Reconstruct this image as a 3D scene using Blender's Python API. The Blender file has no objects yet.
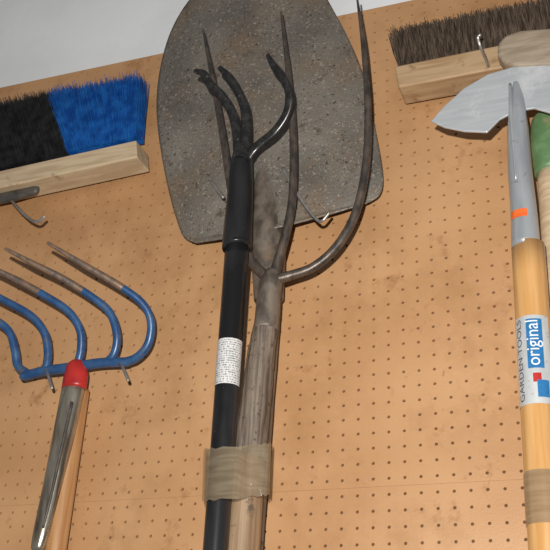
import bpy, math, random
from mathutils import Vector, Matrix
random.seed(4)
sc=bpy.context.scene
try: sc.view_settings.view_transform='Standard'
except Exception: pass

# ---------------- camera (wall plane is y=0, room on the -y side, z up) -------------
CR=Vector((.9376,.3444,.0483)).normalized()
CU=Vector((.1190,-.4482,.886)).normalized()
CF=CU.cross(CR).normalized()
CR=CF.cross(CU).normalized()
C=Vector((0.42,-1.07,1.60))
F=1000.0
cam_d=bpy.data.cameras.new('camera'); cam=bpy.data.objects.new('camera',cam_d)
sc.collection.objects.link(cam); sc.camera=cam
cam_d.lens=36*F/550; cam_d.sensor_width=36; cam_d.clip_start=.02
M=Matrix((( CR.x,CU.x,-CF.x),(CR.y,CU.y,-CF.y),(CR.z,CU.z,-CF.z))).to_4x4()
M.translation=C
cam.matrix_world=M

def P(u,v,d):
    """survey point: place on the plane parallel to the wall at stand-off d (mm)"""
    r=CR*((u-275)/F)+CU*((275-v)/F)+CF
    t=(-d/1000-C.y)/r.y
    return C+r*t
def RR(p,px): return px*(p-C).dot(CF)/F

# ---------------- material helpers -------------------
def mat(name,c1,c2=None,scale=(20,20,20),rough=.5,metal=0,bump=0,det=4,lo=.4,hi=.6,bscale=None,spots=None,coat=0,rv=0):
    m=bpy.data.materials.new(name); m.use_nodes=True
    nt=m.node_tree; N=nt.nodes; L=nt.links
    b=N['Principled BSDF']
    b.inputs['Base Color'].default_value=(*c1,1)
    b.inputs['Roughness'].default_value=rough
    b.inputs['Metallic'].default_value=metal
    if coat: b.inputs['Coat Weight'].default_value=coat
    tc=N.new('ShaderNodeTexCoord')
    mp=N.new('ShaderNodeMapping'); mp.inputs['Scale'].default_value=scale
    L.new(tc.outputs['Object'],mp.inputs['Vector'])
    nz=N.new('ShaderNodeTexNoise'); nz.inputs['Scale'].default_value=1; nz.inputs['Detail'].default_value=det
    L.new(mp.outputs[0],nz.inputs['Vector'])
    if c2:
        r=N.new('ShaderNodeValToRGB'); r.color_ramp.elements[0].position=lo; r.color_ramp.elements[1].position=hi
        r.color_ramp.elements[0].color=(*c1,1); r.color_ramp.elements[1].color=(*c2,1)
        L.new(nz.outputs[0],r.inputs[0]); out=r.outputs[0]
        sl=spots if isinstance(spots,list) else ([spots] if spots else [])
        for sp_ in sl:
            col,ss,th=sp_[:3]; wd=sp_[3] if len(sp_)>3 else .1
            n2=N.new('ShaderNodeTexNoise'); n2.inputs['Scale'].default_value=ss; n2.inputs['Detail'].default_value=5
            n2.inputs['Roughness'].default_value=.7
            L.new(tc.outputs['Object'],n2.inputs['Vector'])
            r2=N.new('ShaderNodeValToRGB'); r2.color_ramp.elements[0].position=th; r2.color_ramp.elements[1].position=th+wd
            L.new(n2.outputs[0],r2.inputs[0])
            mx=N.new('ShaderNodeMixRGB'); mx.inputs[2].default_value=(*col,1)
            L.new(r2.outputs[0],mx.inputs[0]); L.new(out,mx.inputs[1]); out=mx.outputs[0]
        L.new(out,b.inputs['Base Color'])
    if rv:
        mr=N.new('ShaderNodeMapRange'); mr.inputs[3].default_value=rough-rv; mr.inputs[4].default_value=rough+rv
        L.new(nz.outputs[0],mr.inputs[0]); L.new(mr.outputs[0],b.inputs['Roughness'])
    if bump:
        bp=N.new('ShaderNodeBump'); bp.inputs['Strength'].default_value=bump; bp.inputs['Distance'].default_value=.002
        if bscale:
            n3=N.new('ShaderNodeTexNoise'); n3.inputs['Scale'].default_value=bscale; n3.inputs['Detail'].default_value=4
            L.new(tc.outputs['Object'],n3.inputs['Vector']); L.new(n3.outputs[0],bp.inputs['Height'])
        else: L.new(nz.outputs[0],bp.inputs['Height'])
        L.new(bp.outputs[0],b.inputs['Normal'])
    return m

m_peg=mat('hardboard',(.485,.262,.120),(.57,.325,.160),(7,7,7),.40,0,.12,5,.35,.65,bscale=350,
   spots=[((.40,.208,.090),5,.49,.2),((.38,.19,.082),22,.58,.12),((.30,.165,.08),60,.66,.06)])
m_plaster=mat('plaster',(.88,.90,.92),(.80,.82,.84),(5,5,5),.8,0,.2,4,bscale=60)
m_back=mat('backing',(.13,.07,.036),(.18,.10,.055),(9,9,9),.9)
m_floor=mat('concrete',(.3,.29,.28),(.24,.23,.22),(4,4,4),.85,0,.2)
m_blade=mat('weathered_steel',(.125,.112,.096),(.225,.202,.172),(10,10,10),.5,.12,.55,6,.33,.67,bscale=420,
   spots=[((.20,.150,.105),9,.49,.16),((.12,.095,.072),34,.58,.08),((.36,.32,.27),230,.57,.06),((.055,.042,.034),200,.59,.05)],rv=.1)
m_rustdark=mat('dark_iron',(.055,.05,.047),(.17,.13,.105),(110,110,60),.40,.45,.4,6,.35,.7)
m_tip=mat('worn_tip',(.18,.15,.135),(.34,.22,.15),(110,110,80),.42,.5,.4,6)
m_black=mat('black_paint',(.009,.009,.010),(.022,.022,.024),(30,30,8),.25,0,.04,4,spots=((.16,.16,.16),330,.66))
m_blackm=mat('black_enamel',(.022,.022,.023),(.05,.048,.045),(110,110,110),.26,.3,.12,6,.45,.68,spots=((.13,.12,.11),190,.62,.06))
m_bluep=mat('blue_paint',(.022,.075,.20),(.05,.125,.27),(50,50,50),.33,.1,.25,5,.4,.65,spots=((.12,.11,.11),90,.57))
m_red=mat('red_paint',(.50,.03,.025),(.36,.02,.02),(40,40,40),.35)
m_chrome=mat('worn_chrome',(.50,.46,.38),(.20,.16,.12),(120,120,18),.26,.8,.25,6,.42,.66)
m_chromed=mat('slot_dark',(.05,.045,.04),(.09,.08,.07),(50,50,50),.5)
m_steel=mat('galvanised',(.52,.55,.58),(.62,.65,.68),(14,160,160),.38,.35,.10,6,.35,.65,spots=[((.42,.43,.43),40,.58,.15),((.74,.76,.78),14,.56,.15)])
m_sock=mat('galvanised_socket',(.36,.39,.42),(.50,.53,.56),(70,70,12),.33,.4,.08,5,.35,.65,spots=((.26,.25,.24),60,.60))
m_wire=mat('zinc_wire',(.55,.54,.52),(.40,.38,.36),(90,90,90),.3,.7)
m_pine=mat('pine',(.60,.47,.31),(.48,.35,.22),(14,70,160),.55,0,.1,5,spots=((.36,.25,.15),30,.62,.1))
m_pineb=mat('brush_wood',(.48,.33,.19),(.37,.23,.12),(14,70,160),.5,0,.1,5,spots=((.27,.16,.09),30,.56))
m_grip=mat('dull_wood',(.38,.31,.235),(.28,.22,.155),(20,60,140),.6,0,.1)
m_ash=mat('varnished_wood',(.56,.29,.095),(.66,.375,.15),(120,120,7),.3,0,.05,4,coat=.3)
m_rakew=mat('rake_wood',(.40,.19,.075),(.54,.30,.13),(140,140,8),.4,0,.1,5)
m_oldw=mat('grey_wood',(.075,.055,.042),(.225,.175,.135),(210,210,10),.62,0,1,8,.38,.62,spots=((.06,.042,.032),120,.58))
m_oldw2=mat('tan_wood',(.22,.135,.075),(.37,.25,.15),(190,190,7),.6,0,.6,7,.35,.65,spots=((.12,.08,.05),60,.58))
m_socket=mat('socket_steel',(.10,.08,.065),(.22,.18,.145),(60,60,45),.5,.3,.7,7,spots=((.18,.125,.085),25,.54))
m_green=mat('green_paint',(.10,.20,.085),(.16,.27,.13),(50,50,50),.45,0,.15,5,spots=((.24,.22,.12),60,.60))
m_bk=mat('black_bristle',(.012,.013,.015),(.035,.035,.037),(60,60,60),.5)
m_bl=mat('blue_bristle',(.008,.09,.38),(.02,.17,.55),(60,60,60),.4)
m_br=mat('brown_bristle',(.04,.028,.02),(.14,.10,.072),(260,260,30),.55)
m_orange=mat('orange_sticker',(.85,.17,.03),(.75,.12,.02),(200,200,200),.5)
m_white=mat('white_print',(.8,.82,.84),(.75,.77,.79),(200,200,200),.4)
m_ink=mat('dark_print',(.05,.06,.08),(.08,.09,.1),(200,200,200),.4)
m_blueprint=mat('blue_print',(.02,.15,.36),(.03,.18,.42),(200,200,200),.35)
m_tape=mat('packing_tape',(.27,.205,.13),(.36,.285,.19),(20,20,220),.14,0,.30,4,coat=.6)
m_tape.node_tree.nodes['Principled BSDF'].inputs['Alpha'].default_value=.55
m_foil=mat('silver_foil',(.60,.63,.65),(.70,.73,.74),(90,90,40),.3,.3,spots=((.4,.4,.4),150,.6))

def label_mat(name,bg,ink,sz,thr,sx=900,metal=0):
    m=bpy.data.materials.new(name); m.use_nodes=True; nt=m.node_tree; N=nt.nodes; L=nt.links; b=N['Principled BSDF']
    b.inputs['Roughness'].default_value=.35; b.inputs['Metallic'].default_value=metal
    tc=N.new('ShaderNodeTexCoord'); sp=N.new('ShaderNodeSeparateXYZ'); L.new(tc.outputs['Object'],sp.inputs[0])
    w=N.new('ShaderNodeMath'); w.operation='MULTIPLY'; w.inputs[1].default_value=sz; L.new(sp.outputs[2],w.inputs[0])
    s=N.new('ShaderNodeMath'); s.operation='SINE'; L.new(w.outputs[0],s.inputs[0])
    g=N.new('ShaderNodeMath'); g.operation='GREATER_THAN'; g.inputs[1].default_value=0; L.new(s.outputs[0],g.inputs[0])
    mp=N.new('ShaderNodeMapping'); mp.inputs['Scale'].default_value=(sx,sx,250); L.new(tc.outputs['Object'],mp.inputs[0])
    n=N.new('ShaderNodeTexNoise'); n.inputs['Scale'].default_value=1; L.new(mp.outputs[0],n.inputs['Vector'])
    h=N.new('ShaderNodeMath'); h.operation='GREATER_THAN'; h.inputs[1].default_value=thr; L.new(n.outputs[0],h.inputs[0])
    k=N.new('ShaderNodeMath'); k.operation='MULTIPLY'; L.new(g.outputs[0],k.inputs[0]); L.new(h.outputs[0],k.inputs[1])
    mx=N.new('ShaderNodeMixRGB'); mx.inputs[1].default_value=(*bg,1); mx.inputs[2].default_value=(*ink,1)
    L.new(k.outputs[0],mx.inputs[0]); L.new(mx.outputs[0],b.inputs['Base Color'])
    return m
m_lab=label_mat('paper_label',(.68,.68,.68),(.16,.16,.17),2200,.5)

# ---------------- mesh helpers ----------------
def mesh(name,vs,fs,mats,idx=None,smooth=True,parent=None):
    me=bpy.data.meshes.new(name); me.from_pydata([tuple(v) for v in vs],[],fs); 
    if not isinstance(mats,(list,tuple)): mats=[mats]
    for m in mats: me.materials.append(m)
    if idx: me.polygons.foreach_set('material_index',idx)
    if smooth: me.polygons.foreach_set('use_smooth',[True]*len(me.polygons))
    me.update()
    o=bpy.data.objects.new(name,me); sc.collection.objects.link(o)
    if parent: o.parent=parent
    return o
def empty(name):
    e=bpy.data.objects.new(name,None); e.empty_display_size=.05; sc.collection.objects.link(e); return e
def cr(a,b,c,d,t):
    return .5*((2*b)+(c-a)*t+(2*a-5*b+4*c-d)*t*t+(3*b-a-3*c+d)*t*t*t)
def smoothpts(p,r,sub):
    n=len(p); 
    if n<3 or sub<=1: 
        P2=[];R2=[]
        for i in range(n-1):
            for k in range(max(sub,1)):
                t=k/max(sub,1); P2.append(p[i].lerp(p[i+1],t)); R2.append(r[i]*(1-t)+r[i+1]*t)
        return P2+[p[-1]],R2+[r[-1]]
    P2=[];R2=[]
    for i in range(n-1):
        a=p[i-1] if i else p[0]*2-p[1]; d=p[i+2] if i+2<n else p[-1]*2-p[-2]
        for k in range(sub):
            t=k/sub; P2.append(cr(a,p[i],p[i+1],d,t)); R2.append(r[i]*(1-t)+r[i+1]*t)
    return P2+[p[-1]],R2+[r[-1]]
def tube_w(name,pts,rad,mats,parent=None,seg=20,sub=6,rs=False,re=False,matfn=None,flat=1.0,caps=True,wob=0):
    p,r=smoothpts(pts,rad,sub)
    def cap(pp,rr,dirn):
        out=[]
        for k in (1,2,3,4):
            a=k*math.pi/2/4.15
            out.append((pp+dirn*rr*math.sin(a),rr*math.cos(a)))
        return out
    if rs:
        c=cap(p[0],r[0],(p[0]-p[1]).normalized()); c.reverse()
        p=[x[0] for x in c]+p; r=[x[1] for x in c]+r
    if re:
        c=cap(p[-1],r[-1],(p[-1]-p[-2]).normalized())
        p=p+[x[0] for x in c]; r=r+[x[1] for x in c]
    n=len(p); vs=[];fs=[];ix=[]
    T=[(p[min(i+1,n-1)]-p[max(i-1,0)]).normalized() for i in range(n)]
    ref=Vector((0,-1,0))
    if abs(T[0].dot(ref))>.9: ref=Vector((1,0,0))
    nrm=(ref-T[0]*ref.dot(T[0])).normalized()
    for i in range(n):
        nrm=(nrm-T[i]*nrm.dot(T[i])).normalized(); bn=T[i].cross(nrm)
        for k in range(seg):
            a=2*math.pi*k/seg
            w=1+(wob*math.sin(i*1.7+k*2.1)*math.sin(i*.6+k) if wob else 0)
            vs.append(p[i]+(nrm*math.cos(a)*flat+bn*math.sin(a))*r[i]*w)
    for i in range(n-1):
        for k in range(seg):
            k2=(k+1)%seg
            fs.append((i*seg+k,i*seg+k2,(i+1)*seg+k2,(i+1)*seg+k)); ix.append(matfn(i/(n-1)) if matfn else 0)
    if caps:
        fs.append(tuple(range(seg))[::-1]); ix.append(ix[0])
        fs.append(tuple((n-1)*seg+k for k in range(seg))); ix.append(ix[-2])
    return mesh(name,vs,fs,mats,ix,True,parent)
def T(name,spec,mats,parent=None,extend=0,**kw):
    pts=[P(u,v,d) for u,v,d,r in spec]; rad=[RR(q,s[3]) for q,s in zip(pts,spec)]
    if extend:
        dr=(pts[-1]-pts[-2]).normalized(); pts.append(pts[-1]+dr*extend); rad.append(rad[-1])
    return tube_w(name,pts,rad,mats,parent,**kw)
class Axis:
    """surface frame round a straight handle, for stickers and print"""
    def __init__(s,a,b):
        s.a=P(*a[:3]); s.b=P(*b[:3]); s.ra=RR(s.a,a[3]); s.rb=RR(s.b,b[3])
        s.T=(s.b-s.a).normalized(); s.len=(s.b-s.a).length
        ref=Vector((0,-1,0)); s.n=(ref-s.T*ref.dot(s.T)).normalized(); s.w=s.T.cross(s.n)
    def pt(s,t,ang,lift=.0003):
        r=s.ra*(1-t)+s.rb*t+lift
        return s.a.lerp(s.b,t)+(s.n*math.cos(ang)+s.w*math.sin(ang))*r
    def patch(s,name,t0,t1,a0,a1,m,parent,lift=.0003):
        vs=[];fs=[];na=16
        for i in range(3):
            for k in range(na+1): vs.append(s.pt(t0+(t1-t0)*i/2,math.radians(a0+(a1-a0)*k/na),lift))
        for i in range(2):
            for k in range(na): q=i*(na+1)+k; fs.append((q,q+1,q+na+2,q+na+1))
        return mesh(name,vs,fs,m,None,True,parent)
    def text(s,name,body,t_start,t_end,a_base,height,m,parent,lift=.0005):
        """text running up the handle from t_start to t_end"""
        cu=bpy.data.curves.new(name,'FONT'); cu.body=body; cu.size=1; cu.resolution_u=4
        o=bpy.data.objects.new(name+'_tmp',cu); sc.collection.objects.link(o)
        bpy.context.view_layer.update()
        me=bpy.data.meshes.new_from_object(o.evaluated_get(bpy.context.evaluated_depsgraph_get()))
        bpy.data.objects.remove(o)
        import bmesh
        bm=bmesh.new(); bm.from_mesh(me)
        for y in [i*.08-.3 for i in range(16)]:
            bmesh.ops.bisect_plane(bm,geom=bm.verts[:]+bm.edges[:]+bm.faces[:],plane_co=(0,y,0),plane_no=(0,1,0))
        bm.to_mesh(me); bm.free()
        xs=[v.co.x for v in me.vertices]; w=max(xs)
        for v in me.vertices:
            t=t_start+(t_end-t_start)*v.co.x/w
            r=s.ra*(1-t)+s.rb*t
            ang=math.radians(a_base)+v.co.y*height/r
            v.co=s.pt(t,ang,lift)
        me.materials.clear(); me.materials.append(m)
        q=bpy.data.objects.new(name,me); sc.collection.objects.link(q); q.parent=parent
        return q
def prism(name,poly,df,db,m,parent=None,bev=0,bs=3,smooth=False):
    f=[P(u,v,df) for u,v in poly]; n=len(f)
    vs=f+[Vector((q.x,-db/1000,q.z)) for q in f]
    fs=[tuple(range(n)),tuple(range(2*n-1,n-1,-1))]+[(i,i+n,(i+1)%n+n,(i+1)%n) for i in range(n)]
    o=mesh(name,vs,fs,m,None,smooth,parent)
    if bev:
        b=o.modifiers.new('b','BEVEL'); b.width=bev; b.segments=bs; b.limit_method='ANGLE'; b.angle_limit=.6
    return o
def boxw(name,a,b,m,parent=None):
    x0,y0,z0=a;x1,y1,z1=b
    vs=[(x,y,z) for x in(x0,x1) for y in(y0,y1) for z in(z0,z1)]
    fs=[(0,1,3,2),(4,6,7,5),(0,4,5,1),(2,3,7,6),(0,2,6,4),(1,5,7,3)]
    return mesh(name,vs,fs,m,None,False,parent)

# ---------------- room shell ----------------
ztop=(P(80,70.5,0).z+P(330,18,0).z)/2
zseam=P(275,492,0).z
boxw('wall_back',(-1.6,.03,0),(1.6,.13,3.0),m_plaster)
boxw('floor',(-1.6,-2.4,-.1),(1.6,.13,0),m_floor)

PITCH=.0182
def pegboard(name,x0,x1,z0,z1,parent):
    s=PITCH; r=.0016; n=12; th=.005
    vs=[];fs=[]
    nx=int((x1-x0)/s); nz=int(round((z1-z0)/s)); sz=(z1-z0)/nz
    for i in range(nx):
        for j in range(nz):
            cx=x0+(i+.5)*s; cz=z0+(j+.5)*sz; b=len(vs)
            for k in range(n):
                a=2*math.pi*(k+.5)/n
                ca,sa=math.cos(a),math.sin(a); m=max(abs(ca),abs(sa))
                vs.append((cx+ca/m*s/2,0,cz+sa/m*sz/2))
            cs=len(vs)
            for q in ((1,1),(-1,1),(-1,-1),(1,-1)): vs.append((cx+q[0]*s/2,0,cz+q[1]*sz/2))
            h=len(vs)
            for yy,rr in((0,r*1.25),(.0007,r),(th,r)):
                for k in range(n):
                    a=2*math.pi*(k+.5)/n; vs.append((cx+math.cos(a)*rr,yy,cz+math.sin(a)*rr))
            for k in range(n):
                k2=(k+1)%n
                a0=2*math.pi*(k+.5)/n; a1=2*math.pi*(k+1.5)/n
                corner=None
                for q,ang in enumerate((45,135,225,315)):
                    if math.degrees(a0)<ang-1e-3 and math.degrees(a1)>ang+1e-3: corner=cs+q
                if corner is not None: fs.append((b+k,corner,b+k2,h+k2,h+k))
                else: fs.append((b+k,b+k2,h+k2,h+k))
                for l in (0,n): fs.append((h+l+k,h+l+k2,h+l+n+k2,h+l+n+k))
    e=len(vs); xe=x0+nx*s
    for z in(z0,z1):
        vs+= [(x0,0,z),(xe,0,z),(xe,th,z),(x0,th,z)]
    fs+=[(e,e+1,e+2,e+3),(e+4,e+5,e+6,e+7),(e,e+3,e+7,e+4),(e+1,e+2,e+6,e+5)]
    return mesh(name,vs,fs,m_peg,None,False,parent)
pbd=empty('pegboard')
zl=zseam-PITCH*22
pegboard('panel_upper',-.9,.85,zseam+.0001,ztop,pbd)
pegboard('panel_lower',-.9,.85,zl,zseam-.0001,pbd)
boxw('panel_base',(-.9,0,0),(.84,.005,zl-.0005),m_peg,pbd)
boxw('furring',(-.9,.0052,0),(.84,.0295,ztop-.004),m_back,pbd)

# ---------------- shovel ----------------
sh=empty('round_point_shovel')
rows=[((196,243),(366,203)),((184,237),(378,197)),((176,217),(383,184)),((168,187),(381,160)),((161,150),(375,128)),
((157,115),(369,98)),((158,85),(361,68)),((163,57),(349,40)),((171,32),(336,15)),((184,8),(321,-10)),((203,-15),(300,-32)),((226,-34),(279,-45)),((246,-44),(262,-48))]
L_,_=smoothpts([Vector((a[0],a[1],0)) for a,b in rows],[0]*13,4)
R_,_=smoothpts([Vector((b[0],b[1],0)) for a,b in rows],[0]*13,4)
nr=len(L_); nc=72; vs=[];fs=[]
for j in range(nr):
    t=j/(nr-1)
    wfac=(R_[j]-L_[j]).length/220
    for i in range(nc+1):
        s=i/nc; x=2*s-1
        q=L_[j].lerp(R_[j],s)
        dish=13*(1-x*x)*wfac
        w=.13+.08*(1-t)
        k=max(0,1-t*1.35)
        rp=math.exp(-((x+.06)/w)**2)
        ridge=13*k*rp
        crump=.9*math.sin(j*1.3+i*.5)*math.sin(i*.9)*math.exp(-((x+.06)/.25)**2)*max(0,1-t*3)
        curl=5*math.exp(-(t/.03)**2)
        vs.append(P(q.x,q.y+ (1-x*x)*4*max(0,1-t*6),20+dish+ridge+curl+crump))
for j in range(nr-1):
    for i in range(nc):
        a=j*(nc+1)+i; fs.append((a,a+1,a+nc+2,a+nc+1))
o=mesh('blade',vs,fs,m_blade,None,True,sh)
md=o.modifiers.new('s','SOLIDIFY'); md.thickness=.0022; md.offset=0
T('socket',[(266,150,24,6),(266,185,28,13),(267,215,31,17),(268,250,33,18),(269,300,30,15)],m_socket,sh,sub=6,wob=.02)
T('shaft',[(270,298,30,12),(250,560,30,12.5)],m_oldw,sh,extend=.75,sub=12,wob=.03)

# ---------------- manure fork ----------------
fk=empty('garden_fork')
T('tine_left',[(268,278,62,5.5),(252,262,62,5),(239,235,64,4.5),(231,190,68,4.1),(222,130,72,3.7),(212,75,76,2.9),(203,30,80,1.0)],m_rustdark,fk,seg=12,re=True)
T('tine_middle',[(272,282,62,6),(279,258,62,5),(288,225,64,4.5),(293,190,66,4.3),(293,130,70,3.9),(288,70,74,3.1),(281,12,80,1.0)],m_rustdark,fk,seg=12,re=True)
T('tine_right',[(272,280,62,6),(292,275,60,4.8),(315,266,58,4.7),(338,245,58,4.7),(356,212,60,4.5),(366,165,64,4.3),(368,110,68,3.9),(364,50,74,2.9),(357,-3,80,1.0)],m_rustdark,fk,seg=12,re=True)
T('ferrule',[(272,276,61,9),(271,282,61,11.5),(269,296,60,12),(267,318,59,12.4),(266,330,59,12.6)],m_socket,fk,rs=True,wob=.02)
T('shaft',[(266,326,58,12.4),(261,355,57,14),(256,400,57,15.5),(248,460,57,17)],m_oldw,fk,sub=8,wob=.035)
T('shaft_lower',[(248,458,57,17),(241,560,57,18.5)],m_oldw2,fk,extend=.55,sub=10,wob=.03)

# ---------------- cultivator ----------------
cu=empty('hand_cultivator')
T('prong_left',[(239,160,88,6.5),(238,138,92,5.8),(233,115,100,5),(223,97,112,4.6),(210,84,122,4.4),(204,74,128,4),(196,71,130,2.6)],m_blackm,cu,seg=14,flat=.6,re=True)
T('prong_middle',[(243,160,88,6.5),(246,138,94,5.8),(245,110,102,5),(238,91,114,4.6),(229,77,124,4.2),(220,68,128,2.6)],m_blackm,cu,seg=14,flat=.6,re=True)
T('prong_right',[(246,160,88,6),(256,147,92,5.2),(274,132,98,5),(287,112,106,5),(289,92,116,4.8),(282,76,124,4.4),(274,66,128,4),(268,56,130,2.6)],m_blackm,cu,seg=14,flat=.6,re=True)
T('collar',[(242,148,88,7.5),(242,158,88,10.5),(241,166,88,11)],m_blackm,cu,rs=True)
T('socket',[(241,162,88,11),(240,195,88,13),(237,240,86,14.8),(237,248,86,15)],m_black,cu,sub=6)
T('pole',[(237,246,86,12),(215,555,84,12.8)],m_black,cu,extend=.8,sub=12)
pole=Axis((237,246,86,12),(215,555,84,12.8))
pole.patch('label',.345,.495,-100,75,m_lab,cu)

# packing tape around pole and shafts
tp=empty('packing_tape')
vs=[];fs=[];nv=18;ns=64
for j in range(nv+1):
    t=j/nv; uc=237.5-2.0*t; v=446+52*t; W=34-.3*t
    for k in range(ns):
        a=2*math.pi*k/ns; ca,sa=math.cos(a),math.sin(a)
        e=.55
        x=math.copysign(abs(ca)**e,ca); y=math.copysign(abs(sa)**e,sa)
        d=58+y*(48 if x<.0 else 48-24*min(1,x/.35)) + .5*math.sin(j*.9+k*.7)
        u=uc+W*x
        vs.append(P(u,v-3*x+.9*math.sin(k*1.3)*(j in(0,nv)),d))
for j in range(nv):
    for k in range(ns):
        k2=(k+1)%ns; fs.append((j*ns+k,j*ns+k2,(j+1)*ns+k2,(j+1)*ns+k))
mesh('wrap',vs,fs,m_tape,None,True,tp)

# ---------------- rake / bent tine cultivator ----------------
rk=empty('bow_rake')
T('crossbar',[(24,376,34,4.8),(45,371,34,5.2),(75,367,34,5.4),(100,363,34,5.2),(127,362,34,4.8)],m_bluep,rk,seg=14,rs=True,re=True)
def tine(n,s,k=.64):
    s=[(u,v,d,r*.9) for u,v,d,r in s]
    T(n,s,[m_bluep,m_tip],rk,seg=12,re=True,matfn=lambda t:1 if t>k else 0)
tine('tine_1',[(120,363,34,5),(136,358,36,5),(148,344,40,4.9),(151,322,48,4.7),(142,303,60,4.5),(118,285,78,4.3),(84,265,98,3.7),(48,243,118,1.8)],.62)
tine('tine_2',[(106,363,34,4.8),(114,354,36,4.8),(117,336,42,4.8),(110,313,52,4.6),(92,297,66,4.4),(62,278,86,4),(34,264,102,3.4),(6,249,118,1.8)],.56)
tine('tine_3',[(77,366,34,4.8),(81,350,38,4.8),(80,330,46,4.7),(68,311,58,4.5),(44,295,74,4.3),(15,279,90,3.8),(-22,261,114,1.8)],.60)
tine('tine_4',[(46,370,34,4.8),(48,352,38,4.8),(44,332,46,4.7),(30,315,58,4.5),(2,299,76,4.2),(-25,285,92,3.6),(-55,271,112,1.8)],.65)
tine('tine_5',[(30,375,34,4.8),(18,366,36,4.8),(15,350,42,4.8),(8,330,52,4.6),(-12,316,66,4.3),(-50,298,90,3.6),(-85,282,112,1.8)],.65)
T('ferrule',[(76,370,36,11.5),(76,376,36,13),(74,389,36,13.3)],m_red,rk,rs=True,sub=4,flat=.8)
T('socket',[(74,386,36,12.5),(66,425,37,12),(54,480,38,10.5),(42,530,39,9),(38,546,39,7.5)],m_chrome,rk,re=True,flat=.8)
T('socket_slot',[(72,402,50.5,1.6),(60,455,50,1.6),(50,500,49,1.4),(43,528,47.5,1.2)],m_chromed,rk,seg=8)
T('shaft',[(79,390,26,10.5),(72,440,24,10.5),(54,560,24,11)],m_rakew,rk,extend=.75,sub=10)

# ---------------- push broom (left) ----------------
def bristles(name,n,fb,m,parent,r=.00035):
    vs=[];fs=[]
    for _ in range(n):
        b,t,md=fb(); dr=(t-b).normalized(); s=dr.cross(Vector((0,1,0))).normalized(); q=dr.cross(s)
        base=len(vs)
        for p,rr in((b,r),(md,r),(t,r*.7)):
            for k in range(3):
                a=2.094*k; vs.append(p+(s*math.cos(a)+q*math.sin(a))*rr)
        for l in(0,3):
            for k in range(3): fs.append((base+l+k,base+l+(k+1)%3,base+l+3+(k+1)%3,base+l+3+k))
        fs.append((base+6,base+7,base+8))
    return mesh(name,vs,fs,m,None,False,parent)
bro=empty('push_broom')
prism('block',[(-90,191),(136,140),(137,157),(-90,208)],52,12,m_pine,bro,bev=.002)
def fb_(lo,hi):
    def f():
        u=random.uniform(lo,hi)
        d=random.uniform(16,49)
        b=P(u+(50-d)*.25,182-.228*(u+60)-2+(50-d)*.25,d)
        tu=u-18+21*max(0,min(1,(u-70)/72)) if u>0 else u-12
        ln=57-0*max(0,min(1,u/142))
        t=P(tu+(50-d)*.25+random.gauss(0,1.8),180-.228*(u+60)-ln+(50-d)*.2+random.gauss(0,2.0)-(random.random()**6)*8,d+random.gauss(2,2))
        md=b.lerp(t,.5)+Vector((random.gauss(0,.0008),random.gauss(0,.0008),0))
        return b,t,md
    return f
bristles('bristles_black',6500,fb_(-88,66),m_bk,bro,.0005)
bristles('bristles_blue',3800,fb_(66,136),m_bl,bro,.0005)
T('handle_socket',[(-10,200,34,7),(14,195,34,7),(34,190,34,6)],m_chromed,bro,seg=14,flat=.6,sub=3,re=True)

# ---------------- scrub brush (right) ----------------
sb=empty('bench_brush')
prism('block',[(394,66),(640,16),(640,40),(520,64),(398,87)],50,10,m_pineb,sb,bev=.003)
def fr():
    u=random.uniform(399,640); u=round(u/7)*7+random.gauss(0,1.4); d=random.uniform(15,46)
    vb=66-.203*(u-394)+2
    b=P(u+(50-d)*.28,vb+(50-d)*.25,d)
    t=P(u-8+(50-d)*.28+random.gauss(0,2.6),vb-38+(50-d)*.2+random.gauss(0,2.2),d+random.gauss(0,2.5))
    return b,t,b.lerp(t,.5)+Vector((random.gauss(0,.0015),random.gauss(0,.001),0))
bristles('bristles',3600,fr,m_br,sb,.0007)
prism('grip',[(640,26),(560,26),(520,29),(505,34),(497,43),(497,54),(504,62),(518,66),(560,64),(640,60)],86,62,m_grip,sb,bev=.006,bs=4)
prism('grip_mount',[(560,38),(640,34),(640,54),(560,56)],64,48,m_grip,sb)

# ---------------- hoe ----------------
ho=empty('garden_hoe')
ol=[(431,121),(444,106),(464,88),(488,74),(512,67),(545,65),(580,70),(608,82),(628,100),(634,112),(620,118),(588,112),(566,116),(548,112),(534,108),(516,111),(500,119),(487,132),(464,131),(444,127)]
prism('blade',ol,84,80.5,m_steel,ho,bev=.001,bs=2)
T('neck',[(516,84,83,3),(517,100,84,7),(518,130,85,10.5),(520,170,85,12),(524,215,84,13.2),(526,248,82,14.5)],m_sock,ho,rs=True)
T('neck_rib',[(510,84,88,1.5),(511,110,94,2.2),(513,140,96,2),(516,180,98,1.2)],m_sock,ho,seg=8)
T('shaft',[(528,246,80,16.5),(548,560,80,19)],m_ash,ho,extend=.75,sub=8)
T('hanger',[(521,118,0,2),(520,118,84,2)],m_wire,ho,seg=8,sub=3)
hs=Axis((528,246,80,16.5),(548,560,80,19))
tt=lambda v:(v-246)/314
hs.patch('label',tt(331),tt(421),-62,95,m_foil,ho)
hs.patch('label_band',tt(335),tt(386),-34,18,m_blueprint,ho,.0005)
hs.text('label_print','original',tt(384),tt(337),-20,.0185,m_white,ho,.0009)
hs.text('label_small_print','GARDEN TOOLS',tt(418),tt(334),36,.010,m_ink,ho,.0007)
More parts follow.
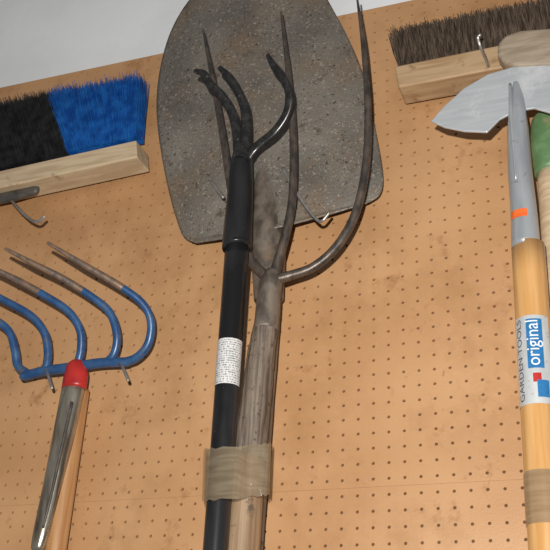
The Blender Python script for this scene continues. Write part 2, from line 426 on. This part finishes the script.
hs.patch('label_mark',tt(391),tt(400),-22,4,m_red,ho,.0005)
hs.patch('label_mark_blue',tt(398),tt(415),-46,-8,m_blueprint,ho,.0007)
ns_=Axis((524,215,84,13.2),(526,248,82,14.5))
ns_.patch('price_sticker',-.02,.22,-20,60,m_orange,ho)
T('tape_wrap',[(528+20*tt(v_),v_,80,r_) for v_,r_ in ((474,19.2),(500,19.5),(527,19.6))],m_tape,ho,sub=4,caps=False,wob=.01)

# ---------------- green topped tool ----------------
gr=empty('green_handled_tool')
T('grip',[(548,126,40,17),(549,150,40,18.5),(552,174,40,17)],m_green,gr,rs=True)
T('shaft',[(552,170,40,15),(560,300,40,15)],m_pine,gr,extend=.8,sub=6)

# ---------------- pegboard hooks ----------------
def hook(spec,r=1.6):
    e=empty('pegboard_hook'); T('wire',[(*s,r) for s in spec],m_wire,e,seg=8,re=True); return e
hook([(4,176,0),(0,184,8),(8,196,26),(20,210,46),(30,219,58),(38,222,64),(44,217,68)])
hook([(283,168,55),(290,182,58),(304,204,62),(316,219,66),(322,221,70),(329,213,72)])
hook([(212,182,40),(217,189,50),(223,197,60)],2)
hook([(492,92,0),(493,80,20),(487,62,60),(481,48,84),(478,38,92),(480,35,94)],1.7)
hook([(112,362,0),(118,358,20),(123,368,44),(128,380,52)])
hook([(42,366,0),(46,368,30),(49,378,44),(52,388,50)])

# ---------------- lights ----------------
def light(name,loc,pw,size,col=(1,1,1),tgt=(0,0,2.2)):
    l=bpy.data.lights.new(name,'AREA'); l.energy=pw; l.size=size; l.color=col
    o=bpy.data.objects.new(name,l); sc.collection.objects.link(o); o.location=loc
    o.rotation_euler=(Vector(tgt)-Vector(loc)).to_track_quat('-Z','Y').to_euler(); return o
light('flash_lamp',C+CU*.12-CR*.06-CF*.02,18.5,.018,(1,.97,.915),tgt=(.02,0,2.28))
w=bpy.data.worlds.new('world'); sc.world=w; w.use_nodes=True
w.node_tree.nodes['Background'].inputs[0].default_value=(.98,.97,1,1)
w.node_tree.nodes['Background'].inputs[1].default_value=.14
